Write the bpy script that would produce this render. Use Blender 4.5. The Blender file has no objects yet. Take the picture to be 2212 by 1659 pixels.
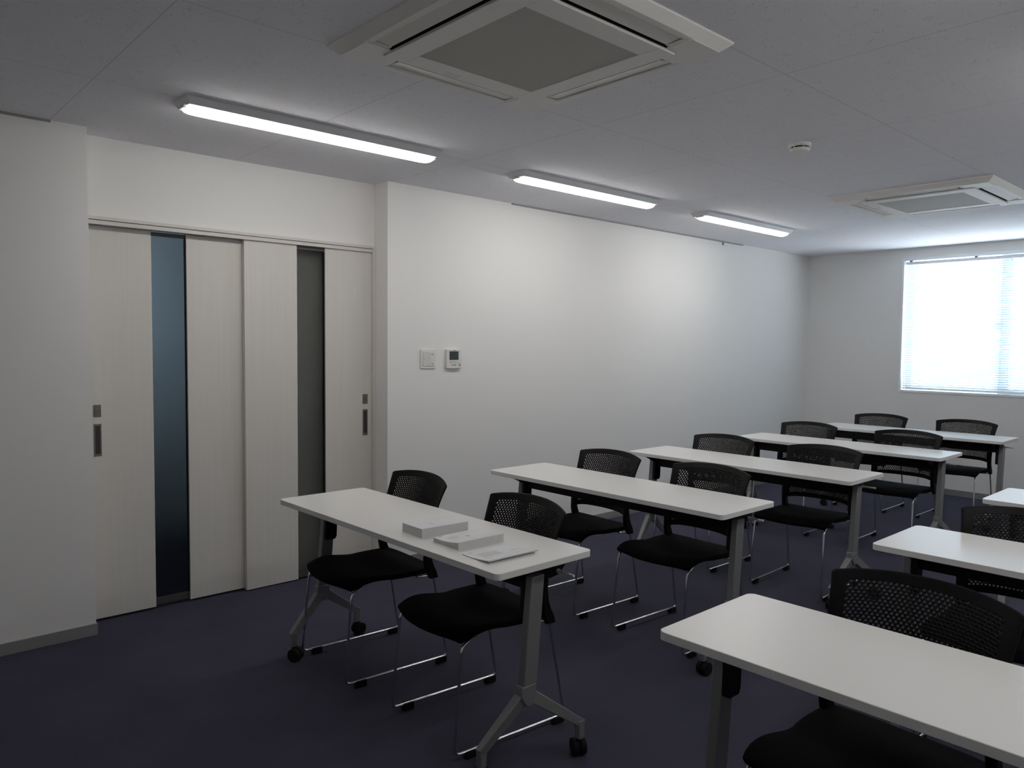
import bpy, bmesh, math, random
from mathutils import Vector, Matrix
random.seed(4)
S = bpy.context.scene
COL = S.collection
R = math.radians
FW = 2212.0

# ------------------------------------------------------------------ camera, sky, exposure
CAM = Vector((3.97476, -2.01032, 1.40705)); YAW, PIT, ROL, FPX = 47.5146, -2.9443, 0.52755, 1639.55
ya, pi_, ro = R(YAW), R(PIT), R(ROL)
fw = Vector((-math.sin(ya)*math.cos(pi_), math.cos(ya)*math.cos(pi_), math.sin(pi_)))
rt = Vector((math.cos(ya), math.sin(ya), 0)); up = rt.cross(fw)
r2 = rt*math.cos(ro) + up*math.sin(ro); u2 = -rt*math.sin(ro) + up*math.cos(ro)
cd = bpy.data.cameras.new('camera'); cam = bpy.data.objects.new('camera', cd); COL.objects.link(cam)
cd.sensor_fit = 'HORIZONTAL'; cd.sensor_width = 36; cd.lens = 36*FPX/FW; cd.clip_start = .02; cd.clip_end = 200
m = Matrix((r2, u2, -fw)).transposed().to_4x4(); m.translation = CAM; cam.matrix_world = m
S.camera = cam

world = bpy.data.worlds.new('daylight'); S.world = world; world.use_nodes = True
bg = world.node_tree.nodes['Background']; bg.inputs['Color'].default_value = (.85, .94, 1.0, 1); bg.inputs['Strength'].default_value = 10.0
LAMP = 21.5                    # radiance of the ceiling strip diffusers
S.view_settings.view_transform = 'Standard'; S.view_settings.look = 'None'
S.view_settings.exposure = 0.0; S.view_settings.gamma = 1.0; S.view_settings.use_curve_mapping = False
S.cycles.max_bounces = 12; S.cycles.diffuse_bounces = 7; S.cycles.transmission_bounces = 8; S.cycles.transparent_max_bounces = 12
S.cycles.use_denoising = True; S.cycles.sample_clamp_indirect = 6.0

H = 2.3986; D = 6.0086; XW = 4.80; YF = -3.3; RX = -.149
Y0, Y1 = -1.0585, .5866                      # door recess
WX0, WX1, WZ0, WZ1 = .9717, 2.73, .972, 2.30  # window opening

def area(name, loc, rot, sx, sy, power, color=(1, 1, 1), portal=False):
    l = bpy.data.lights.new(name, 'AREA'); l.shape = 'RECTANGLE'; l.size = sx; l.size_y = sy; l.energy = power; l.color = color
    o = bpy.data.objects.new(name, l); COL.objects.link(o); o.location = loc; o.rotation_euler = rot
    if portal: l.cycles.is_portal = True
    return o
area('window_portal', ((WX0+WX1)/2, D+.16, (WZ0+WZ1)/2), (R(90), 0, R(180)), WX1-WX0, WZ1-WZ0, 1, portal=True)

# ------------------------------------------------------------------ materials
def mat(name, col, rough=.5, metal=0, spec=.5, bump=None, vary=None, trans=0, ior=1.45, coat=0):
    m_ = bpy.data.materials.new(name); m_.use_nodes = True; nt = m_.node_tree; b = nt.nodes['Principled BSDF']
    b.inputs['Base Color'].default_value = (*col, 1); b.inputs['Roughness'].default_value = rough; b.inputs['Metallic'].default_value = metal
    b.inputs['Specular IOR Level'].default_value = spec; b.inputs['Transmission Weight'].default_value = trans; b.inputs['IOR'].default_value = ior
    b.inputs['Coat Weight'].default_value = coat
    tc = nt.nodes.new('ShaderNodeTexCoord')
    if vary:      # (scale xyz, amount)
        mp = nt.nodes.new('ShaderNodeMapping'); mp.inputs['Scale'].default_value = vary[0]; nt.links.new(tc.outputs['Object'], mp.inputs[0])
        n = nt.nodes.new('ShaderNodeTexNoise'); n.inputs['Scale'].default_value = 1; n.inputs['Detail'].default_value = 4; nt.links.new(mp.outputs[0], n.inputs[0])
        mx = nt.nodes.new('ShaderNodeMix'); mx.data_type = 'RGBA'; k = vary[1]
        mx.inputs[6].default_value = (*[c*(1-k) for c in col], 1); mx.inputs[7].default_value = (*[min(1, c*(1+k)) for c in col], 1)
        nt.links.new(n.outputs['Fac'], mx.inputs[0]); nt.links.new(mx.outputs[2], b.inputs['Base Color'])
    if bump:      # (scale, strength, distance)
        n = nt.nodes.new('ShaderNodeTexNoise'); n.inputs['Scale'].default_value = bump[0]; n.inputs['Detail'].default_value = 3; nt.links.new(tc.outputs['Object'], n.inputs[0])
        bp = nt.nodes.new('ShaderNodeBump'); bp.inputs['Strength'].default_value = bump[1]; bp.inputs['Distance'].default_value = bump[2]
        nt.links.new(n.outputs['Fac'], bp.inputs['Height']); nt.links.new(bp.outputs[0], b.inputs['Normal'])
    return m_

def mapr(nt, src, a, b_, c, d):
    n = nt.nodes.new('ShaderNodeMapRange'); n.inputs[1].default_value = a; n.inputs[2].default_value = b_; n.inputs[3].default_value = c; n.inputs[4].default_value = d
    nt.links.new(src, n.inputs[0]); return n.outputs[0]
def mth(nt, op, a, b_=None):
    n = nt.nodes.new('ShaderNodeMath'); n.operation = op
    for i, v in enumerate((a, b_)):
        if v is None: continue
        if isinstance(v, (int, float)): n.inputs[i].default_value = v
        else: nt.links.new(v, n.inputs[i])
    return n.outputs[0]

M = {}
M['wall'] = mat('wall_paper', (.84, .825, .80), .75, spec=.25, bump=(260, .12, .002))
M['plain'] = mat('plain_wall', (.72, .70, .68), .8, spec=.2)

# ceiling: rock-wool board, fissured, with board joints every 910 mm
m_ = mat('ceiling_board', (.85, .845, .885), .9, spec=.1); nt = m_.node_tree; b = nt.nodes['Principled BSDF']
tc = nt.nodes.new('ShaderNodeTexCoord'); sp = nt.nodes.new('ShaderNodeSeparateXYZ'); nt.links.new(tc.outputs['Object'], sp.inputs[0])
def joint(sock, off, step, w):
    a = mth(nt, 'SUBTRACT', sock, off); a = mth(nt, 'DIVIDE', a, step); a = mth(nt, 'FRACT', a); a = mth(nt, 'SUBTRACT', a, .5); a = mth(nt, 'ABSOLUTE', a)
    return mth(nt, 'GREATER_THAN', a, .5-w/step)
jx = joint(sp.outputs[0], 1.654, .91, .0016); jy = joint(sp.outputs[1], .61, .91, .0016); jj = mth(nt, 'MAXIMUM', jx, jy)
mp = nt.nodes.new('ShaderNodeMapping'); mp.inputs['Scale'].default_value = (210, 130, 1); mp.inputs['Rotation'].default_value = (0, 0, .5); nt.links.new(tc.outputs['Object'], mp.inputs[0])
vo = nt.nodes.new('ShaderNodeTexVoronoi'); vo.inputs['Scale'].default_value = .55; nt.links.new(mp.outputs[0], vo.inputs[0])
n2 = nt.nodes.new('ShaderNodeTexNoise'); n2.inputs['Scale'].default_value = 22; nt.links.new(tc.outputs['Object'], n2.inputs[0])
thr = mapr(nt, n2.outputs['Fac'], .38, .72, .05, .33)
hole = mth(nt, 'LESS_THAN', vo.outputs['Distance'], thr)
mx = nt.nodes.new('ShaderNodeMix'); mx.data_type = 'RGBA'; mx.inputs[6].default_value = (.85, .845, .885, 1); mx.inputs[7].default_value = (.22, .22, .23, 1)
nt.links.new(mth(nt, 'MULTIPLY', hole, .32), mx.inputs[0])
mx2 = nt.nodes.new('ShaderNodeMix'); mx2.data_type = 'RGBA'; mx2.inputs[7].default_value = (.62, .60, .60, 1); nt.links.new(mx.outputs[2], mx2.inputs[6]); nt.links.new(jj, mx2.inputs[0])
nt.links.new(mx2.outputs[2], b.inputs['Base Color'])
M['ceiling'] = m_

# carpet tiles
m_ = mat('carpet_tile', (.055, .053, .085), .85, spec=.10); nt = m_.node_tree; b = nt.nodes['Principled BSDF']
tc = nt.nodes.new('ShaderNodeTexCoord'); n1 = nt.nodes.new('ShaderNodeTexNoise'); n1.inputs['Scale'].default_value = 420; n1.inputs['Detail'].default_value = 2; nt.links.new(tc.outputs['Object'], n1.inputs[0])
n3 = nt.nodes.new('ShaderNodeTexNoise'); n3.inputs['Scale'].default_value = 3; n3.inputs['Detail'].default_value = 5; nt.links.new(tc.outputs['Object'], n3.inputs[0])
cr = nt.nodes.new('ShaderNodeMix'); cr.data_type = 'RGBA'; cr.inputs[6].default_value = (.036, .036, .055, 1); cr.inputs[7].default_value = (.072, .071, .105, 1)
f = mth(nt, 'ADD', mth(nt, 'MULTIPLY', n1.outputs['Fac'], .7), mth(nt, 'MULTIPLY', n3.outputs['Fac'], .3)); nt.links.new(mapr(nt, f, .3, .7, 0, 1), cr.inputs[0])
sp = nt.nodes.new('ShaderNodeSeparateXYZ'); nt.links.new(tc.outputs['Object'], sp.inputs[0])
jj = mth(nt, 'MAXIMUM', joint(sp.outputs[0], .25, .5, .0012), joint(sp.outputs[1], .1, .5, .0012))
mx = nt.nodes.new('ShaderNodeMix'); mx.data_type = 'RGBA'; mx.inputs[7].default_value = (.03, .029, .05, 1); nt.links.new(cr.outputs[2], mx.inputs[6]); nt.links.new(mth(nt, 'MULTIPLY', jj, .3), mx.inputs[0])
nt.links.new(mx.outputs[2], b.inputs['Base Color'])
bp = nt.nodes.new('ShaderNodeBump'); bp.inputs['Strength'].default_value = .5; bp.inputs['Distance'].default_value = .002; nt.links.new(n1.outputs['Fac'], bp.inputs['Height']); nt.links.new(bp.outputs[0], b.inputs['Normal'])
M['carpet'] = m_

M['door'] = mat('pale_woodgrain', (.70, .67, .62), .5, spec=.35, vary=((90, 90, 1.6), .055))
M['casing'] = mat('door_casing', (.68, .65, .61), .5, spec=.35, vary=((3, 3, 40), .03))
M['cup_groove_shade'] = mat('cup_and_groove_shade', (.05, .043, .045), .6, metal=.2)  # tone of the pull cup, also painted as shade into the head groove
M['alu'] = mat('matt_aluminium', (.20, .185, .17), .42, metal=.6)
M['dalu'] = mat('dark_aluminium', (.10, .095, .09), .5, metal=.4)
M['glass'] = mat('frosted_glass', (.56, .57, .56), .34, trans=1, ior=1.25, spec=.5)
M['clear'] = mat('window_glass', (.97, .99, 1), 0.0, trans=1, ior=1.02)
M['white'] = mat('white_plastic', (.74, .73, .70), .45)
M['lampbody'] = mat('lamp_body', (.80, .80, .82), .45)
M['acwhite'] = mat('white_panel_plastic', (.84, .83, .79), .5)
M['flap'] = mat('flap_plastic', (.74, .72, .68), .5)
M['black'] = mat('black_plastic', (.004, .004, .0045), .45, spec=.3, bump=(500, .1, .001))
M['backp'] = mat('black_mesh_plastic', (.0036, .0033, .0033), .45, spec=.22)
M['fabric'] = mat('black_cushion', (.0022, .0021, .0024), .85, spec=.10, bump=(700, .4, .001))
M['rubber'] = mat('black_rubber', (.008, .008, .009), .7, spec=.2)
M['chrome'] = mat('chrome', (.72, .73, .76), .08, metal=1)
M['steel'] = mat('silver_paint', (.24, .245, .25), .42, metal=.35, spec=.5)
M['top'] = mat('white_laminate', (.79, .775, .745), .30, spec=.5)
M['edge'] = mat('table_edge_band', (.80, .80, .78), .5)
M['vinyl'] = mat('grey_vinyl', (.25, .25, .25), .55, vary=((3, 3, 20), .04))
M['paper'] = mat('paper_edge', (.66, .66, .66), .85, vary=((3, 3, 900), .10))
M['cover'] = mat('printed_cover', (.78, .78, .785), .45, vary=((22, 22, 5), .05))
M['ink'] = mat('grey_print', (.64, .64, .655), .5)
M['dink'] = mat('dark_print', (.22, .22, .23), .6)
M['mark2'] = mat('mid_grey_print', (.45, .45, .46), .6)
M['lcd'] = mat('grey_screen', (.045, .052, .055), .3)
M['mark'] = mat('grey_mark', (.36, .36, .36), .5)
M['rail'] = mat('rail_paint', (.30, .30, .30), .5, metal=.3)
M['frame'] = mat('window_white', (.88, .90, .92), .35)
M['sash'] = mat('sash_aluminium', (.42, .47, .52), .45, metal=.2)
M['dark'] = mat('dark_gap', (.015, .014, .013), .8)

# grille of the air conditioners: fine woven slots
m_ = mat('intake_grille', (.10, .10, .09), .7); nt = m_.node_tree; b = nt.nodes['Principled BSDF']
tc = nt.nodes.new('ShaderNodeTexCoord'); sp = nt.nodes.new('ShaderNodeSeparateXYZ'); nt.links.new(tc.outputs['Object'], sp.inputs[0])
fx = mth(nt, 'GREATER_THAN', mth(nt, 'FRACT', mth(nt, 'MULTIPLY', sp.outputs[0], 220)), .42); fy = mth(nt, 'GREATER_THAN', mth(nt, 'FRACT', mth(nt, 'MULTIPLY', sp.outputs[1], 110)), .30)
mx = nt.nodes.new('ShaderNodeMix'); mx.data_type = 'RGBA'; mx.inputs[6].default_value = (.60, .59, .55, 1); mx.inputs[7].default_value = (.36, .352, .32, 1)
nt.links.new(mth(nt, 'MULTIPLY', fx, fy), mx.inputs[0]); nt.links.new(mx.outputs[2], b.inputs['Base Color']); M['grille'] = m_

def emit(name, col, s):
    m_ = bpy.data.materials.new(name); m_.use_nodes = True; nt = m_.node_tree; nt.nodes.clear()
    e = nt.nodes.new('ShaderNodeEmission'); e.inputs[0].default_value = (*col, 1); e.inputs[1].default_value = s
    o = nt.nodes.new('ShaderNodeOutputMaterial'); nt.links.new(e.outputs[0], o.inputs[0]); return m_
M['tube'] = emit('lit_diffuser', (1, .985, .965), LAMP)
# blind slats: white, slightly translucent
m_ = bpy.data.materials.new('blind_slat'); m_.use_nodes = True; nt = m_.node_tree; b = nt.nodes['Principled BSDF']; b.inputs['Base Color'].default_value = (.80, .87, .92, 1); b.inputs['Roughness'].default_value = .5
t = nt.nodes.new('ShaderNodeBsdfTranslucent'); t.inputs[0].default_value = (.62, .75, .84, 1); ms = nt.nodes.new('ShaderNodeMixShader'); ms.inputs[0].default_value = .095
nt.links.new(b.outputs[0], ms.inputs[1]); nt.links.new(t.outputs[0], ms.inputs[2]); nt.links.new(ms.outputs[0], nt.nodes['Material Output'].inputs[0]); M['slat'] = m_

# ------------------------------------------------------------------ mesh helpers
class MB:
    def __init__(s): s.v = []; s.f = []; s.mi = []
    def add(s, vs, fs, mi=0):
        o = len(s.v); s.v += [tuple(v) for v in vs]; s.f += [tuple(i+o for i in f_) for f_ in fs]; s.mi += [mi]*len(fs); return s
    def box(s, x0, x1, y0, y1, z0, z1, mi=0):
        return s.add([(x0, y0, z0), (x1, y0, z0), (x1, y1, z0), (x0, y1, z0), (x0, y0, z1), (x1, y0, z1), (x1, y1, z1), (x0, y1, z1)],
                     [(0, 3, 2, 1), (4, 5, 6, 7), (0, 1, 5, 4), (1, 2, 6, 5), (2, 3, 7, 6), (3, 0, 4, 7)], mi)
    def hexa(s, a, b_, mi=0):      # two quads (lists of 4 points) joined
        return s.add(list(a)+list(b_), [(3, 2, 1, 0), (4, 5, 6, 7), (0, 1, 5, 4), (1, 2, 6, 5), (2, 3, 7, 6), (3, 0, 4, 7)], mi)
    def prism(s, poly, ax, a, b_, mi=0, side_mi=None):     # poly of 2-D points extruded along axis ax from a to b
        n = len(poly)
        def P(p, t): return {'x': (t, p[0], p[1]), 'y': (p[0], t, p[1]), 'z': (p[0], p[1], t)}[ax]
        s.add([P(p, a) for p in poly]+[P(p, b_) for p in poly], [tuple(range(n))[::-1], tuple(range(n, 2*n))]+[(i, (i+1) % n, n+(i+1) % n, n+i) for i in range(n)], mi)
        if side_mi is not None:
            for k in range(n): s.mi[-1-k] = side_mi
        return s
    def cyl(s, p, q, r, n=16, r_end=None, mi=0):
        p = Vector(p); q = Vector(q); d = (q-p).normalized(); a = d.orthogonal().normalized(); c = d.cross(a); re = r if r_end is None else r_end
        vs = [p+(a*math.cos(2*math.pi*i/n)+c*math.sin(2*math.pi*i/n))*r for i in range(n)]+[q+(a*math.cos(2*math.pi*i/n)+c*math.sin(2*math.pi*i/n))*re for i in range(n)]
        return s.add(vs, [tuple(range(n))[::-1], tuple(range(n, 2*n))]+[(i, (i+1) % n, n+(i+1) % n, n+i) for i in range(n)], mi)
    def tube(s, path, r, n=12, mi=0):
        path = [Vector(p) for p in path]; ref = None; rings = []
        for i, p in enumerate(path):
            d = (path[min(i+1, len(path)-1)]-path[max(i-1, 0)]).normalized()
            if ref is None: ref = d.orthogonal().normalized()
            ref = (ref-d*ref.dot(d)).normalized(); c = d.cross(ref)
            rings.append([p+(ref*math.cos(2*math.pi*k/n)+c*math.sin(2*math.pi*k/n))*r for k in range(n)])
        vs = [v for rg in rings for v in rg]; fs = [tuple(range(n))[::-1], tuple(range((len(path)-1)*n, len(path)*n))]
        for i in range(len(path)-1):
            for k in range(n): fs.append((i*n+k, i*n+(k+1) % n, (i+1)*n+(k+1) % n, (i+1)*n+k))
        return s.add(vs, fs, mi)
    def lathe(s, c, prof, n=32, mi=0):      # prof: (r, z) downwards or upwards
        vs = []; fs = []
        for r_, z in prof: vs += [(c[0]+r_*math.cos(2*math.pi*k/n), c[1]+r_*math.sin(2*math.pi*k/n), c[2]+z) for k in range(n)]
        for i in range(len(prof)-1):
            for k in range(n): fs.append((i*n+k, i*n+(k+1) % n, (i+1)*n+(k+1) % n, (i+1)*n+k))
        fs.append(tuple(range(n))[::-1]); fs.append(tuple(range((len(prof)-1)*n, len(prof)*n)))
        return s.add(vs, fs, mi)
    def build(s, name, mats, parent=None, bevel=0, seg=2, smooth=False, label=None, merge=False, solid=0, sub=0):
        me = bpy.data.meshes.new(name); me.from_pydata(s.v, [], s.f)
        if not isinstance(mats, (list, tuple)): mats = [mats]
        for q in mats: me.materials.append(q)
        me.polygons.foreach_set('material_index', s.mi); me.update()
        bm = bmesh.new(); bm.from_mesh(me)
        if merge: bmesh.ops.remove_doubles(bm, verts=bm.verts, dist=1e-5)
        if not solid: bmesh.ops.recalc_face_normals(bm, faces=bm.faces)
        bm.to_mesh(me); bm.free()
        o = bpy.data.objects.new(name, me); COL.objects.link(o); o.parent = parent
        if solid:
            md = o.modifiers.new('thickness', 'SOLIDIFY'); md.thickness = solid; md.offset = 0
        if bevel:
            md = o.modifiers.new('bevel', 'BEVEL'); md.width = bevel; md.segments = seg; md.limit_method = 'ANGLE'; md.angle_limit = R(40)
        if sub:
            md = o.modifiers.new('sub', 'SUBSURF'); md.levels = sub; md.render_levels = sub
        if smooth or bevel or sub:
            me.polygons.foreach_set('use_smooth', [True]*len(me.polygons))
            if not (smooth == 'all'): me.set_sharp_from_angle(angle=R(38))
        if label: o['label'] = label
        return o

def arc(c, r, a0, a1, n, f):
    return [f(c[0]+r*math.cos(R(a0+(a1-a0)*i/n)), c[1]+r*math.sin(R(a0+(a1-a0)*i/n))) for i in range(n+1)]
def rrect(x0, x1, y0, y1, r, n=5):
    p = []
    for cx, cy, a in ((x1-r, y1-r, 0), (x0+r, y1-r, 90), (x0+r, y0+r, 180), (x1-r, y0+r, 270)): p += arc((cx, cy), r, a, a+90, n, lambda a_, b_: (a_, b_))
    return p
def fillet(pts, r, n=5):
    pts = [Vector(p) for p in pts]; out = [pts[0]]
    for i in range(1, len(pts)-1):
        rr = r[i-1] if isinstance(r, (list, tuple)) else r
        a = (pts[i-1]-pts[i]).normalized(); c = (pts[i+1]-pts[i]).normalized(); p0 = pts[i]+a*rr; p2 = pts[i]+c*rr
        for k in range(n+1):
            t = k/n; out.append(p0*(1-t)**2+pts[i]*2*t*(1-t)+p2*t*t)
    out.append(pts[-1]); return out
def struct(o): o['kind'] = 'structure'; return o
def thing(name, label, cat, loc=(0, 0, 0), rz=0, group=None):
    o = bpy.data.objects.new(name, None); COL.objects.link(o); o.location = loc; o.rotation_euler = (0, 0, rz)
    o.empty_display_size = .1; o['label'] = label; o['category'] = cat
    if group: o['group'] = group
    return o
def dup(root, loc, rz, label):
    r_ = root.copy(); COL.objects.link(r_); r_.location = loc; r_.rotation_euler = (0, 0, rz); r_['label'] = label
    for ch in root.children:
        c = ch.copy(); COL.objects.link(c); c.parent = r_
        for g in ch.children:
            d = g.copy(); COL.objects.link(d); d.parent = c
    return r_

# ------------------------------------------------------------------ room shell
struct(MB().box(-1.9, XW+.3, YF-.3, D+.3, -.12, 0).build('floor', M['carpet']))
struct(MB().box(-1.9, XW+.3, YF-.3, D+.3, H, H+.12).build('ceiling', M['ceiling']))
w = MB(); w.box(-.30, 0, YF, Y0, 0, H); w.box(-.30, 0, Y1, D, 0, H); w.box(-.30, RX, Y0, Y1, 2.012, H)
struct(w.build('wall_left', M['wall']))
w = MB(); y0, y1 = D, D+.16
w.box(-.30, WX0, y0, y1, 0, H); w.box(WX1, XW, y0, y1, 0, H); w.box(WX0, WX1, y0, y1, 0, WZ0); w.box(WX0, WX1, y0, y1, WZ1, H)
struct(w.build('wall_back', M['wall']))
struct(MB().box(XW, XW+.16, YF, D+.16, 0, H).build('wall_right', M['wall']))
struct(MB().box(-.30, XW+.16, YF-.16, YF, 0, H).build('wall_front', M['wall']))
# corridor behind the sliding doors
w = MB(); w.box(-1.9, -1.8, YF, D, 0, H); w.box(-1.8, -.30, YF-.16, YF, 0, H); w.box(-1.8, -.30, 3.4, 3.5, 0, H)
struct(w.build('wall_corridor', M['plain']))
d_ = Vector((-1.8, -.75, 1.75))-Vector((-.8, -1.9, 2.1)); ar = area('added_corridor_glow', (-.8, -1.9, 2.1), d_.to_track_quat('-Z', 'Y').to_euler(), .5, .4, 4.5, (.50, .75, 1.0)); ar.data.spread = R(70)  # added lamp, gives the bluish glow behind the first door's glass
struct(MB().box(-.29, -.235, -.20, Y1+.01, 0, 1.99).build('wall_glass_backing', M['plain']))  # added unseen panel that turns the second door's glass strip grey

w = MB(); w.box(0, .008, YF, Y0+.004, 0, .058); w.box(0, .008, Y1-.004, D, 0, .058)
w.box(RX+.02, .008, Y0-.0, Y0+.006, 0, .058); w.box(RX+.02, .008, Y1-.006, Y1, 0, .058)
struct(w.build('baseboard_left', M['vinyl'], bevel=.002))
struct(MB().box(.008, XW, D-.008, D, 0, .058).build('baseboard_back', M['vinyl'], bevel=.002))
struct(MB().box(XW-.008, XW, YF, D-.008, 0, .058).build('baseboard_right', M['vinyl'], bevel=.002))

# door casing in the recess: head with a groove painted dark for its shade, slim jambs
w = MB(); hx = RX+.014
w.box(-.30, hx, Y0, Y1-.002, 1.998, 2.014); w.box(-.30, hx-.022, Y0, Y1-.002, 1.990, 1.998, 1); w.box(-.158, hx, Y0, Y1-.020, 1.975, 1.9945)
w.box(-.30, hx, Y1-.020, Y1-.001, 0, 1.998); w.box(-.30, hx, Y0+.001, Y0+.020, 0, 1.998)
w.box(-.196, -.190, Y0+.02, Y1-.02, 1.978, 1.992)
struct(w.build('trim_1', [M['casing'], M['cup_groove_shade']], bevel=.0008))

def sliding_door(name, xf, ya_, yb, g0, g1, hy, z0=.012, z1=1.976):
    """leaf whose room face is at xf; glass strip between g0 and g1"""
    t = bpy.data.objects.new(name, None); COL.objects.link(t); t.location = (xf, ya_, 0); t['kind'] = 'structure'
    def loc(o): o.matrix_parent_inverse = Matrix.Translation((-xf, -ya_, 0)); return o
    l = MB(); l.box(xf-.033, xf, ya_, g0, z0, z1); l.box(xf-.033, xf, g1, yb, z0, z1); leaf = loc(l.build('door_leaf', M['door'], t, bevel=.0015))
    l = MB(); l.box(xf-.026, xf-.012, g0, g1, z0+.004, z0+.045); l.box(xf-.026, xf-.012, g0, g1, z1-.022, z1-.003)
    l.box(xf-.026, xf-.008, g1-.005, g1, z0+.045, z1-.022, 1); loc(l.build('glass_rail', [M['dalu'], M['dark']], t))
    loc(MB().box(xf-.022, xf-.016, g0-.004, g1-.005, z0+.045, z1-.022).build('glass_panel', M['glass'], t))
    pz0, pz1 = .834, .996
    def plate(nm, za, zb, inner):
        q = MB(); a0, a1 = hy-.0175, hy+.0175; i = .0065
        if inner:
            q.box(xf, xf+.0025, a0, a0+i, za, zb); q.box(xf, xf+.0025, a1-i, a1, za, zb); q.box(xf, xf+.0025, a0+i, a1-i, za, za+.012); q.box(xf, xf+.0025, a0+i, a1-i, zb-.010, zb)
            q.box(xf, xf+.0004, a0+i, a1-i, za+.012, zb-.010, 1)
        else:
            q.box(xf, xf+.0025, a0, a1, za, zb)
        return loc(q.build(nm, [M['alu'], M['cup_groove_shade']], t, bevel=.0006))
    plate('flush_pull', pz0, pz1, True)
    k = plate('lock_plate', 1.031, 1.091, False)
    q = MB(); q.lathe((0, 0, 0), [(.0105, 0), (.0105, .002), (.009, .003), (.004, .003), (.0035, .0022)], 24)
    n_ = q.build('thumb_turn', M['alu'], k); n_.matrix_parent_inverse = Matrix.Identity(4)
    n_.location = (xf+.0025, hy, 1.064); n_.rotation_euler = (0, R(90), 0)
    return t
sliding_door('door_1', -.185, Y0+.004, -.215, -.727, -.551, -.992)
sliding_door('door_2', -.149, -.252, .566, .063, .244, .518, z0=.006)

# ------------------------------------------------------------------ window and blind
t = bpy.data.objects.new('window_1', None); COL.objects.link(t); t['kind'] = 'structure'
w = MB(); p = -.006; th = .022
w.box(WX0, WX0+th, D+p, D+.10, WZ0, WZ1); w.box(WX1-th, WX1, D+p, D+.10, WZ0, WZ1); w.box(WX0+th, WX1-th, D+p, D+.10, WZ1-th, WZ1); w.box(WX0+th, WX1-th, D+p, D+.10, WZ0, WZ0+th)
w.build('window_frame', M['frame'], t, bevel=.002)
w = MB(); xa, xb, za, zb, xm = WX0+th, WX1-th, WZ0+th, WZ1-th, 1.866
def sash(w, x0, x1, y, s0, s1):
    w.box(x0, x0+s0, y, y+.028, za, zb); w.box(x1-s1, x1, y, y+.028, za, zb); w.box(x0+s0, x1-s1, y, y+.028, zb-.035, zb); w.box(x0+s0, x1-s1, y, y+.028, za, za+.045)
sash(w, xa, xm+.030, D+.115, .052, .06); w.build('sash', M['sash'], t, bevel=.002)
w = MB(); sash(w, xm-.045, xb, D+.082, .062, .052); o = w.build('sash', M['sash'], t, bevel=.002)
MB().box(xm-.075, xm-.045, D+.070, D+.085, 1.60, 1.66).build('latch', M['sash'], t, bevel=.004)
w = MB(); w.box(xa+.052, xm-.030, D+.127, D+.130, za+.045, zb-.035); w.build('pane', M['clear'], t)
w = MB(); w.box(xm+.017, xb-.052, D+.094, D+.097, za+.045, zb-.035); w.build('pane', M['clear'], t)

bl = thing('venetian_blind', 'lowered white horizontal slat blind hanging inside the window frame', 'blind', ((WX0+WX1)/2, D+.035, WZ1-th))
hw = (WX1-WX0)/2-th-.006
MB().box(-hw, hw, -.014, .014, -.040, -.010).build('headrail', M['frame'], bl, bevel=.002)
for sx in (-hw+.045, -hw+.62, hw-.62, hw-.045):
    MB().box(sx-.012, sx+.012, -.015, .010, -.012, -.001).build('bracket', M['rail'], bl, bevel=.001)
w = MB(); n = 56; zt, zb_ = -.052, -(WZ1-WZ0-2*th)+.030; ang = R(48); hwid = .0125
for i in range(n):
    z = zt+(zb_-zt)*(i+.5)/n; pr = []
    for k in range(5):
        s_ = -1+k/2; cz = .0018*(1-s_*s_); pr.append((s_*hwid*math.cos(ang)-cz*math.sin(ang)*0, z-s_*hwid*math.sin(ang)+cz))
    pr2 = [(a, b_+.0004) for a, b_ in pr]
    for k in range(4):
        w.add([(-hw+.003, *pr[k]), (hw-.003, *pr[k]), (hw-.003, *pr[k+1]), (-hw+.003, *pr[k+1])], [(0, 1, 2, 3)])
w.build('slats', M['slat'], bl, merge=True)
MB().box(-hw+.002, hw-.002, -.011, .011, zb_-.018, zb_-.004).build('bottom_rail', M['frame'], bl, bevel=.002)
for sx in (-hw+.16, 0, hw-.16):
    MB().box(sx-.0008, sx+.0008, -.0135, -.0125, zb_-.01, -.04).build('ladder_cord', M['frame'], bl)
MB().cyl((-hw+.10, -.018, -.05), (-hw+.10, -.018, -.62), .003, 8).build('tilt_wand', M['clear'], bl)

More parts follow.
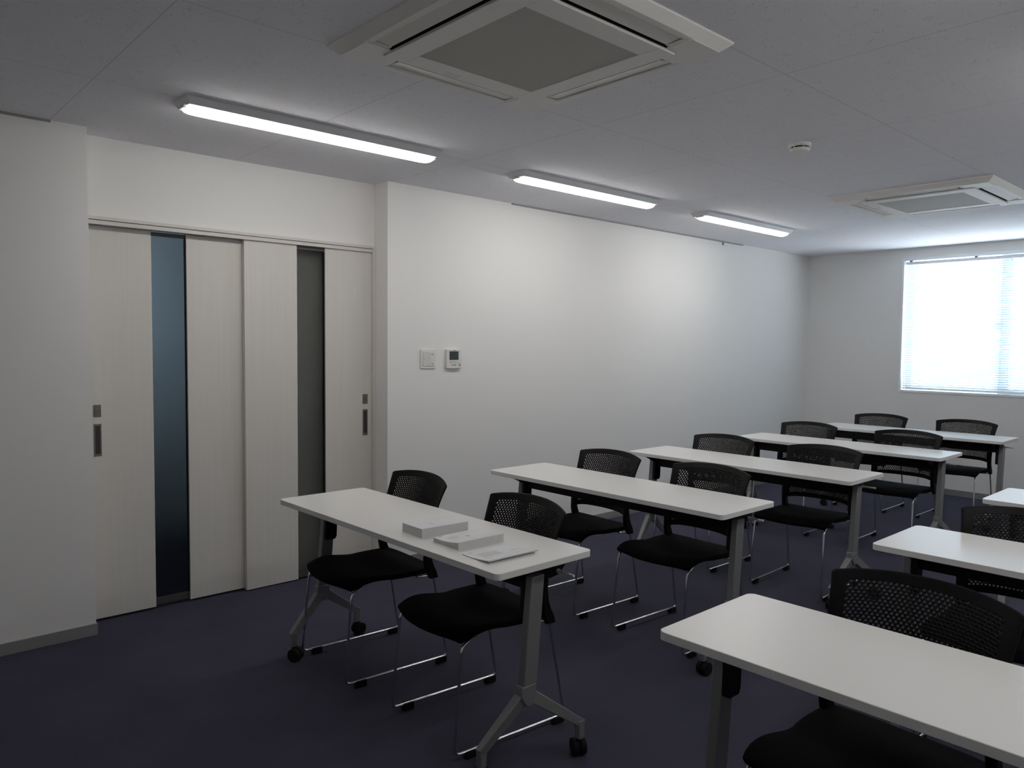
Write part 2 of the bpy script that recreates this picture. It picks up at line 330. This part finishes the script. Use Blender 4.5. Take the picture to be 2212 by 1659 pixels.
# ------------------------------------------------------------------ ceiling strip lights
def strip_light():
    t = thing('ceiling_light', 'lit strip light nearest the door, largest of the row of three', 'ceiling light', (.735, -.2525, H), 0, 'row of strip lights along the ceiling')
    Lh = .6425; w = MB()
    a = [(-.075, -Lh, 0), (.075, -Lh, 0), (.075, Lh, 0), (-.075, Lh, 0)]; e = .012; 
    a2 = [(-.075, -Lh, -.004), (.075, -Lh, -.004), (.075, Lh, -.004), (-.075, Lh, -.004)]
    c = [(-.060, -Lh+.02, -.032), (.060, -Lh+.02, -.032), (.060, Lh-.02, -.032), (-.060, Lh-.02, -.032)]
    w.hexa(a2, a); w.hexa(c, a2); w.build('housing', M['lampbody'], t, bevel=.002)
    w = MB(); hl = Lh-.025; n = 10; ys = [-hl, -hl+.006, -hl+.02, -hl+.045, hl-.045, hl-.02, hl-.006, hl]; sc = [.55, .78, .93, 1, 1, .93, .78, .55]; vs = []; fs = []
    for y, k in zip(ys, sc):
        for i in range(n+1):
            th_ = math.pi*i/n; vs.append((-.042*math.cos(th_)*(.8+.2*k), y, -.031-.025*k*math.sin(th_)**.7))
    q = n+1
    for j in range(len(ys)-1):
        for i in range(n): fs.append((j*q+i, j*q+i+1, (j+1)*q+i+1, (j+1)*q+i))
    fs.append(tuple(range(q))); fs.append(tuple(range((len(ys)-1)*q, len(ys)*q))); w.add(vs, fs)
    w.build('diffuser', M['tube'], t, smooth=True, label='glowing white diffuser')
    for sy in (-1, 1): MB().box(-.030, .030, sy*(Lh-.014)-.009, sy*(Lh-.014)+.009, -.040, -.028).build('end_cap', M['white'], t, bevel=.003)
    return t
sl = strip_light()
dup(sl, (.735, 1.605, H), 0, 'lit strip light in the middle of the row of three')
dup(sl, (.735, 3.45, H), 0, 'lit strip light farthest along the row, nearest the window wall')
for k, l in enumerate(('foremost', 'middle', 'farthest')): dup(sl, (3.50, -.2525+1.855*k, H), 0, 'lit strip light of the row on the window side, %s of three' % l)

# ------------------------------------------------------------------ ceiling cassette air conditioners
def cassette():
    t = thing('air_conditioner', 'square white ceiling cassette air conditioner in the foreground, cut by the top edge', 'air conditioner', (2.118, -.252, H), 0, 'ceiling cassette air conditioners')
    w = MB(); o_, i_ = .475, .445; zb = -.030; a = [(-o_, -o_), (o_, -o_), (o_, o_), (-o_, o_)]
    A = [(x, y, 0) for x, y in a]; B = [(x, y, -.006) for x, y in a]; C = [(x*i_/o_, y*i_/o_, zb) for x, y in a]; k = .43/o_; Dd = [(x*k, y*k, zb) for x, y in a]
    vs = A+B+C+Dd; fs = []
    for r_ in (0, 4, 8):
        for j in range(4): fs.append((r_+j, r_+(j+1) % 4, r_+4+(j+1) % 4, r_+4+j))
    w.add(vs, fs)
    # face with four slots: slot band r 0.352..0.418, half length .272
    s0, s1, hl, q = .352, .420, .272, .43
    for (x0, x1, y0, y1) in [(-q, -hl, -q, -s0), (hl, q, -q, -s0), (-q, -hl, s0, q), (hl, q, s0, q), (-hl, hl, -q, -s1), (-hl, hl, s1, q), (-q, -s1, -s0, s0), (s1, q, -s0, s0), (-s1, -s0, -s0, -hl), (-s1, -s0, hl, s0), (s0, s1, -s0, -hl), (s0, s1, hl, s0)]:
        w.box(x0, x1, y0, y1, zb, zb+.012)
    w.build('panel_frame', M['acwhite'], t, merge=False, bevel=.0012)
    w = MB(); w.box(-q, q, -q, q, -.016, -.001); w.build('slot_cavity', M['dark'], t)
    for kk in range(4):
        w = MB(); w.hexa([(-hl+.006, -s1+.003, zb+.005), (hl-.006, -s1+.003, zb+.005), (hl-.006, -s0-.007, zb-.002), (-hl+.006, -s0-.007, zb-.002)],
                         [(-hl+.006, -s1+.003, zb+.008), (hl-.006, -s1+.003, zb+.008), (hl-.006, -s0-.007, zb+.001), (-hl+.006, -s0-.007, zb+.001)])
        fo = w.build('air_flap', M['flap'], t, bevel=.001); fo.rotation_euler = (0, 0, R(90*kk))
    w = MB(); g, e = .340, .257; zc = zb-.009
    for (x0, x1, y0, y1) in [(-g, g, -g, -e), (-g, g, e, g), (-g, -e, -e, e), (e, g, -e, e)]: w.box(x0, x1, y0, y1, zc, zb+.010)
    w.build('grille_frame', M['acwhite'], t, bevel=.0015)
    w = MB(); w.box(-.342, .342, -.342, .342, zb+.0005, zb+.010); w.build('frame_gap', M['dark'], t)
    MB().box(-e, e, -e, e, zc+.003, zb+.011).build('intake_grille', M['grille'], t)
    w = MB(); w.box(-.335, -.300, -.10, -.04, zc-.0004, zc, 0)
    w.build('name_plate', M['flap'], t)
    for sx, sy in ((-1, -1), (1, -1), (1, 1), (-1, 1)):
        c0, c1 = .290, .443; x0, x1 = sorted((sx*c0, sx*c1)); y0, y1 = sorted((sy*c0, sy*c1))
        cc = MB(); L_ = [(sx*c1, sy*c0), (sx*c1, sy*c1), (sx*c0, sy*c1), (sx*c0, sy*.343), (sx*.343, sy*.343), (sx*.343, sy*c0)]
        cc.prism(L_, 'z', zb-.003, zb+.002).build('corner_cover', M['acwhite'], t, bevel=.001)
    return t
ac = cassette()
dup(ac, (2.118, 3.42, H), 0, 'square white ceiling cassette air conditioner farther away, near the window')

# smoke detector
t = thing('smoke_detector', 'small round white smoke detector on the ceiling between the two air conditioners', 'smoke detector', (2.145, 1.555, H))
MB().lathe((0, 0, 0), [(.052, 0), (.052, -.010), (.047, -.016)]).build('base', M['acwhite'], t, smooth=True)
MB().lathe((0, 0, 0), [(.040, -.015), (.040, -.025)]).build('chamber', M['dark'], t, smooth=True)
w = MB(); w.lathe((0, 0, 0), [(.048, -.024), (.048, -.028), (.040, -.036), (.010, -.038)])
for k in range(6):
    a_ = k*math.pi/3+.35; w.box(.042*math.cos(a_)-.002, .042*math.cos(a_)+.002, .042*math.sin(a_)-.002, .042*math.sin(a_)+.002, -.026, -.014)
w.build('cap', M['acwhite'], t, smooth=True)

# picture rails along the ceiling edge
t = thing('picture_rail', 'long thin grey picture rail at ceiling edge above the main white wall, with a hook', 'picture rail', (0, 1.61, H-.010))
MB().box(0, .010, 0, 3.037, 0, .010).build('rail_body', M['rail'], t)
w = MB(); w.box(.002, .014, 2.672, 2.690, -.010, .003); w.box(.002, .018, 2.676, 2.686, -.028, -.009); w.build('rail_hook', M['mark'], t, bevel=.001)
t = thing('picture_rail', 'short visible stretch of grey picture rail left of the doors, in the upper left corner', 'picture rail', (0, -3.2, H-.010))
MB().box(0, .010, 0, 3.2-1.206, 0, .010).build('rail_body', M['rail'], t)

# ------------------------------------------------------------------ wall controls
t = thing('light_switch', 'square white light switch plate on the wall, left of the thermostat', 'light switch', (0, .8905, 1.3125))
MB().prism(rrect(-.0600, .0600, -.0620, .0620, .006), 'x', 0, .007).build('plate', M['white'], t, bevel=.002)
for y0, y1, z0, z1 in ((-.040, -.0255, -.046, .046), (-.0245, -.0105, -.046, .046), (-.0095, .0035, -.046, .046), (.0055, .046, .0155, .046), (.0055, .046, -.0145, .0145), (.0055, .046, -.046, -.0155)):
    rk = MB().box(.006, .0105, y0, y1, z0, z1).build('rocker', M['white'], t, bevel=.0008)
    if y1 > .01 or y0 < -.03: MB().box(.0104, .0109, y0+.004, y0+.009, (z0+z1)/2-.002, (z0+z1)/2+.002).build('indicator', M['mark'], rk)
    if y1 > .01 and abs(z0+z1) > .02: MB().box(.0104, .0108, y0+.016, y1-.006, (z0+z1)/2-.004, (z0+z1)/2+.003).build('switch_label', M['mark'], rk)
t = thing('thermostat', 'white air conditioner wall controller with a dark screen, right of the light switch', 'thermostat', (0, 1.0945, 1.3105))
bd = MB().prism(rrect(-.062, .062, -.062, .064, .004), 'x', 0, .018).build('body', M['white'], t, bevel=.002)
MB().box(.0175, .0190, -.040, .036, -.006, .051).build('screen', M['lcd'], t, bevel=.0006)
MB().box(.0175, .0192, -.038, .034, -.020, -.009).build('cover_strip', M['white'], t, bevel=.0006)
MB().box(.0178, .0186, -.010, .012, .054, .060).build('badge', M['mark'], t)
MB().box(.0176, .0182, -.040, .036, -.024, -.0215).build('painted_strip_shadow', M['mark'], t)  # thin grey bar painted as the shade under the cover strip
for y in (-.036, -.020, -.004, .006): MB().box(.0176, .0186, y, y+.010, -.044, -.034).build('button', M['mark'] if y > -.03 else M['white'], t, bevel=.0005)
q = MB().lathe((0, 0, 0), [(.009, 0), (.009, .0015), (.006, .0022)], 20).build('run_button', M['mark'], t, smooth=True); q.location = (.0175, .046, -.038); q.rotation_euler = (0, R(90), 0)

# ------------------------------------------------------------------ tables
TL, TW, TH = 1.4794, .434, .7106
def make_table(label, loc):
    t = thing('folding_table', label, 'table', loc, 0, 'white training tables in two columns')
    MB().prism(rrect(-TL/2, TL/2, -TW/2, TW/2, .022, 6), 'z', TH-.022, TH, 0, 1).build('tabletop', [M['top'], M['edge']], t, bevel=.0015)
    MB().box(-.645, .645, -.016, .020, .600, .662).build('crossbar', M['black'], t, bevel=.004)
    for s in (-1, 1):
        xo, xi = s*.698, s*.666
        def PX(y, z, x): return (x, y, z)
        w = MB()
        lo = [(-.066, .255), (-.006, .255)]; hi = [(-.028, .655), (.028, .655)]
        w.hexa([(xo, lo[0][0], .255), (xi, lo[0][0], .255), (xi, lo[1][0], .255), (xo, lo[1][0], .255)], [(xo, hi[0][0], .655), (xi, hi[0][0], .655), (xi, hi[1][0], .655), (xo, hi[1][0], .655)])
        w.build('post', M['steel'], t, bevel=.004)
        # yoke and the two splayed feet
        w = MB(); w.prism([(-.066, .300), (-.008, .300), (-.004, .262), (-.022, .228), (-.046, .228), (-.070, .262)], 'x', xi-s*.004, xo+s*.001)
        foot = w.build('yoke', M['steel'], t, bevel=.004)
        for (ex, ey, sy) in ((s*.645, -.205, -1), (s*.728, .185, 1)):
            w = MB(); sx = (xo+xi)/2-s*.003; hw1 = .0165; hw2 = .013
            p0 = Vector((-.046, .262)) if sy < 0 else Vector((-.026, .262)); p1 = Vector((ey-.002*sy, .112)); dd = (p1-p0).normalized(); nn = Vector((-dd.y, dd.x))*(1 if sy > 0 else -1)
            q0, q1, q2, q3 = p0+nn*.021, p0-nn*.021, p1-nn*.0145, p1+nn*.0145
            w.hexa([(sx-hw1, q0.x, q0.y), (sx+hw1, q0.x, q0.y), (sx+hw1, q1.x, q1.y), (sx-hw1, q1.x, q1.y)], [(ex-hw2, q3.x, q3.y), (ex+hw2, q3.x, q3.y), (ex+hw2, q2.x, q2.y), (ex-hw2, q2.x, q2.y)])
            w.hexa([(ex-hw2, ey+.003*sy, .126), (ex+hw2, ey+.003*sy, .126), (ex+hw2, ey-.024*sy, .126), (ex-hw2, ey-.024*sy, .126)],
                   [(ex-hw2*.9, ey+.003*sy, .062), (ex+hw2*.9, ey+.003*sy, .062), (ex+hw2*.9, ey-.022*sy, .062), (ex-hw2*.9, ey-.022*sy, .062)])
            w.build('foot', M['steel'], t, bevel=.003)
            # twin wheel caster
            cy = ey-.010*sy; ct = MB(); ca = .5*s+sy*.6
            d = Vector((math.cos(ca), math.sin(ca), 0)); c_ = Vector((ex, cy, .029))+Vector((-d.y, d.x, 0))*.010
            for k in (-1, 1): ct.cyl(c_+d*(.004*k), c_+d*(.023*k), .029, 24)
            ct.cyl(c_-d*.012, c_+d*.012, .022, 16); ct.cyl((ex, cy, .030), (ex, cy, .064), .010, 14)
            ct.build('caster', M['rubber'], t, bevel=.002)
        # folding bracket under the top and the black cover on the inner side of the post
        w = MB(); g0, g1 = s*.648, s*.634
        w.prism([(-.150, TH-.022), (.205, TH-.022), (.205, TH-.040), (.150, TH-.092), (.105, TH-.098), (.060, TH-.075), (-.060, TH-.075), (-.150, TH-.034)], 'x', min(g0, g1), max(g0, g1))
        w.box(min(s*.500, s*.690), max(s*.500, s*.690), -.055, .060, TH-.036, TH-.022)
        w.build('folding_bracket', M['black'], t, bevel=.002)
        w = MB(); w.prism([(-.030, TH-.030), (.028, TH-.030), (.022, .524), (.014, .510), (-.030, .510), (-.038, .520)], 'x', min(s*.646, s*.670), max(s*.646, s*.670))
        w.build('post_cover', M['black'], t, bevel=.004)
        if s > 0:
            w = MB(); w.cyl((.630, .140, TH-.077), (.655, .142, TH-.079), .009, 14, .0075); w.cyl((.655, .142, TH-.079), (.722, .143, TH-.080), .0055, 12, .0045)
            w.build('release_lever', M['white'], t, smooth=True)
    return t
XL, XR = .7968+TL/2, 2.8679+TL/2
ty = [-.5070, .7350, 1.9477, 3.2515, 4.5695]; tr = [-.5055, .7492, 1.9802]
lab = ['white table carrying the books, front of the left column', 'white table right behind the table with the books', 'white table third from the front in the left column',
       'white table fourth from the front, second from the window wall', 'white table at the back, closest to the window wall']
T0 = make_table(lab[0], (XL, ty[0]+TW/2, 0))
for y, l in list(zip(ty, lab))[1:]: dup(T0, (XL, y+TW/2, 0), 0, l)
labr = ['white table at the lower right corner, closest to the viewer, with no books', 'white table in the right column, second from the front, cut by the right edge', 'corner of a white table at the right edge, farthest of the right column']
for y, l in zip(tr, labr): dup(T0, (XR, y+TW/2, 0), 0, l)

# ------------------------------------------------------------------ chairs
def back_mesh():
    """perforated shell; returns MB of a single surface"""
    w = MB(); cols, rows = 34, 36; rng = random.Random(1)
    def half(v): return .213+.010*v+.012*v**5
    def P(u, v):                   # u -1..1, v 0..1
        x = u*half(v)
        zt = .812-.022*abs(u)**2.4-.004*max(0, (abs(u)-.95)/.05)**2
        zl = .468+.024*(1-u**6)
        z = zl+(zt-zl)*v
        y = .140+.085*v**1.7 + (.044+.014*v)*(1-abs(u)**2.0)
        return (x, y, z)
    du = 2/cols; dv = 1/rows
    def hole(u, v): return abs(u) < .83 and .08 < v < .915
    def pt(u, v): return P(max(-1, min(1, u)), max(0, min(1, v)))
    for j in range(rows):
        off = .5 if j % 2 else 0; v0, v1 = j*dv, (j+1)*dv; vm = (v0+v1)/2
        k0 = -1 if off else 0
        for i in range(k0, cols):
            u0 = -1+(i+off)*du; u1 = u0+du
            if u1 <= -1+1e-6 or u0 >= 1-1e-6: continue
            ua, ub = max(u0, -1), min(u1, 1); um = (u0+u1)/2
            if ub-ua < du*.9:       # half cell
                w.add([pt(ua, v0), pt(ub, v0), pt(ub, vm), pt(ub, v1), pt(ua, v1), pt(ua, vm)], [(0, 1, 2, 3, 4, 5)]); continue
            out = [(ua, v0), (um, v0), (ub, v0), (ub, vm), (ub, v1), (um, v1), (ua, v1), (ua, vm)]
            if hole(um, vm):
                ru, rv = .0036/.222, .0037/.33
                inn = [(um+ru*math.cos(R(a_)), vm+rv*math.sin(R(a_))) for a_ in (225, 270, 315, 0, 45, 90, 135, 180)]
                w.add([pt(*q) for q in out]+[pt(*q) for q in inn], [(k, (k+1) % 8, 8+(k+1) % 8, 8+k) for k in range(8)])
            else: w.add([pt(*q) for q in out], [tuple(range(8))])
    return w, P
def make_chair(label, loc, rz):
    t = thing('stacking_chair', label, 'chair', loc, rz, 'black stacking chairs behind the tables')
    # seat: curved pad with a drooping front edge
    w = MB(); nu, nv = 18, 18; vs = []; fs = []
    for j in range(nv+1):
        v = j/nv
        for i in range(nu+1):
            u = -1+2*i/nu
            hwid = .222-.010*v-.016*math.exp(-((v-.42)/.17)**2)
            if v < .12: hwid *= math.sqrt(max(0, 1-((.12-v)/.12)**2*.10))
            if v > .90: hwid *= math.sqrt(1-((v-.90)/.10)**2*.16)
            yf = -.272+.048*abs(u)**2.2; yb = .205-.02*abs(u)**3; y = yf+(yb-yf)*v
            fd = max(0, (.30-v)/.30); z = .434-.018*fd**1.9-.017*min(1, max(0, (v-.12)/.38)) - .010*(1-u*u)*math.sin(math.pi*min(1, max(0, (v-.1)/.9))) + .006*u*u
            z -= .016*abs(u)**5*math.exp(-(v/.14)**2)
            vs.append((u*hwid, y, z))
    q = nu+1
    for j in range(nv):
        for i in range(nu): fs.append((j*q+i, j*q+i+1, (j+1)*q+i+1, (j+1)*q+i))
    w.add(vs, fs)
    seat = w.build('seat', M['fabric'], t, solid=.022, smooth='all')
    b_ = seat.modifiers.new('bevel', 'BEVEL'); b_.width = .008; b_.segments = 3; b_.limit_method = 'ANGLE'; b_.angle_limit = R(50)
    w, P = back_mesh(); bk = w.build('backrest', M['backp'], t, merge=True, solid=.0042, smooth='all', label='perforated plastic backrest')
    for s in (-1, 1):
        # plastic upright joining seat and backrest
        w = MB(); prev = None; st = [(.385, .176, .2065, .020), (.412, .168, .2070, .022), (.440, .156, .2065, .020), (.470, .148, .2060, .017), (.520, .1455, .2075, .011), (.560, .1510, .2095, .007), (.620, .1640, .2120, .004)]
        rings = []
        for z, y, x, h in st: rings.append([(s*(x-.016), y-h, z), (s*(x+.010), y-h, z), (s*(x+.010), y+h, z), (s*(x-.016), y+h, z)])
        vs = [v for r_ in rings for v in r_]; fs = [(3, 2, 1, 0), tuple(range(len(vs)-4, len(vs)))]
        for j in range(len(rings)-1):
            for k in range(4): fs.append((j*4+k, j*4+(k+1) % 4, j*4+4+(k+1) % 4, j*4+4+k))
        w.add(vs, fs).build('upright', M['backp'], t, bevel=.004)
        # chrome sled side: rear leg, runner, front leg in one bent rod
        pts = [(s*.196, .10, .400), (s*.204, .176, .398), (s*.2130, .244, .0245), (s*.2130, -.250, .0245), (s*.206, -.215, .388), (s*.200, -.165, .408)]
        w = MB(); w.tube(fillet(pts, [.020, .020, .028, .020], 6), .0055, 12); fr = w.build('sled_leg', M['chrome'], t, smooth=True, label='chrome rod sled leg')
        for y0, y1 in ((.188, .238), (-.204, -.156)):
            MB().box(s*.213-.011, s*.213+.011, y0, y1, 0, .0275).build('glide', M['rubber'], fr, bevel=.003)
    for yy, zz in ((-.150, .408), (.10, .400)): MB().tube([(-.196, yy, zz), (.196, yy, zz)], .0055, 10).build('seat_support', M['chrome'], t, smooth=True)
    return t
C0 = make_chair('black perforated chair at the book table, nearer the doors', (1.112, -.206, 0), R(-4))
D_ = dup
D_(C0, (1.828, -.204, 0), R(-4.5), 'black perforated chair at the book table, behind the books, away from the doors')
chairs = [(1.180, 1.070, -3, 'black chair at the second table of the left column, on the wall side'),
          (1.838, 1.072, -3, 'black chair at the second table of the left column, on the aisle side'),
          (1.170, 2.275, -1, 'black chair at the third table of the left column, on the wall side'),
          (1.876, 2.275, 1.5, 'black chair at the third table of the left column, on the aisle side'),
          (1.118, 3.600, -1, 'black chair at the fourth table of the left column, on the wall side'),
          (1.872, 3.595, 0, 'black chair at the fourth table of the left column, on the aisle side'),
          (1.172, 4.880, 0, 'black chair at the backmost table, on its left side'),
          (1.865, 4.885, 0, 'black chair at the backmost table, below the window'),
          (3.262, -.172, -3, 'large black perforated chair at the lower right table, closest to the viewer'),
          (3.232, 1.045, 0, 'black chair partly cut by the right edge, behind the second right column table')]
for x, y, a_, l in chairs: D_(C0, (x, y, 0), R(a_), l)

# ------------------------------------------------------------------ books on the front table
def book(name, label, cat, xy, ang, wd, ln, th, curl, dip, lift=0):
    """origin at the spine-side near corner on the tabletop; width along local x, length along local y"""
    t = thing(name, label, cat, (xy[0], xy[1], TH), R(ang), 'white books and booklet on the front table')
    e = .0012; n = 12
    def top(x, y):      # cover height, lifted towards the fore edge at x = wd
        k = x/wd; return th + curl*k**1.6 - dip*math.sin(math.pi*k)*max(0, 1-y/(.5*ln)) + lf(x)
    def lf(x): return lift*max(0, (x/wd-.25)/.75)**2
    def slab(nm, z_of, z0_of, m_, inset=0):
        w = MB(); vs = []; fs = []
        for j in range(n+1):
            for i in range(n+1):
                x = inset+(wd-inset*1.0-inset)*i/n; y = inset+(ln-2*inset)*j/n; vs.append((x, y, z0_of(x, y)))
        for j in range(n+1):
            for i in range(n+1):
                x = inset+(wd-inset*1.0-inset)*i/n; y = inset+(ln-2*inset)*j/n; vs.append((x, y, z_of(x, y)))
        q = n+1; N = q*q
        for j in range(n):
            for i in range(n):
                fs.append((j*q+i, (j+1)*q+i, (j+1)*q+i+1, j*q+i+1)); fs.append((N+j*q+i, N+j*q+i+1, N+(j+1)*q+i+1, N+(j+1)*q+i))
        for i in range(n):
            fs.append((i, i+1, N+i+1, N+i)); a = n*q+i; fs.append((a+1, a, N+a, N+a+1))
            b_ = i*q; fs.append((b_+q, b_, N+b_, N+b_+q)); c = i*q+n; fs.append((c, c+q, N+c+q, N+c))
        w.add(vs, fs); return w.build(nm, m_, t)
    slab('page_block', lambda x, y: top(x, y)-.0009, lambda x, y: .0006+lf(x), M['paper'], .0012)
    cv = slab('cover', lambda x, y: top(x, y), lambda x, y: top(x, y)-.0007, M['cover'])
    slab('back_cover', lambda x, y: .0006+lf(x), lambda x, y: lf(x), M['cover'])
    def strip(x0, x1, y0, y1, m_, nm):
        w = MB(); vs = []; fs = []; k = 6
        for j in range(2):
            for i in range(k+1):
                x = x0+(x1-x0)*i/k; y = (y0, y1)[j]; vs.append((x, y, top(x, y)+.0003))
        for i in range(k): fs.append((i, i+1, k+2+i, k+1+i))
        w.add(vs, fs); return w.build(nm, m_, cv)
    return strip
s = book('thick_book', 'thick white paperback lying farthest left of the three publications', 'book', (1.636, -.418), -4, .140, .205, .031, .003, 0)
s(.070, .095, .070, .084, M['ink'], 'cover_picture')
s = book('thick_book', 'thick white paperback with curled cover, in the middle between book and booklet', 'book', (1.838, -.424), -1, .146, .205, .016, .010, .003)
s(.010, .0135, .014, .034, M['dink'], 'cover_title'); s(.030, .064, .030, .072, M['ink'], 'cover_picture'); s(.060, .082, .095, .106, M['mark2'], 'cover_picture'); s(.020, .024, .100, .180, M['ink'], 'cover_text')
s = book('thin_booklet', 'thin white booklet lying nearest the right end of the book table', 'booklet', (2.034, -.450), -2, .140, .215, .003, .001, .0005, .007)
s(.010, .0135, .014, .034, M['dink'], 'cover_title'); s(.035, .085, .030, .110, M['ink'], 'cover_picture'); s(.100, .103, .016, .050, M['mark2'], 'cover_text'); s(.060, .068, .150, .195, M['ink'], 'cover_text')
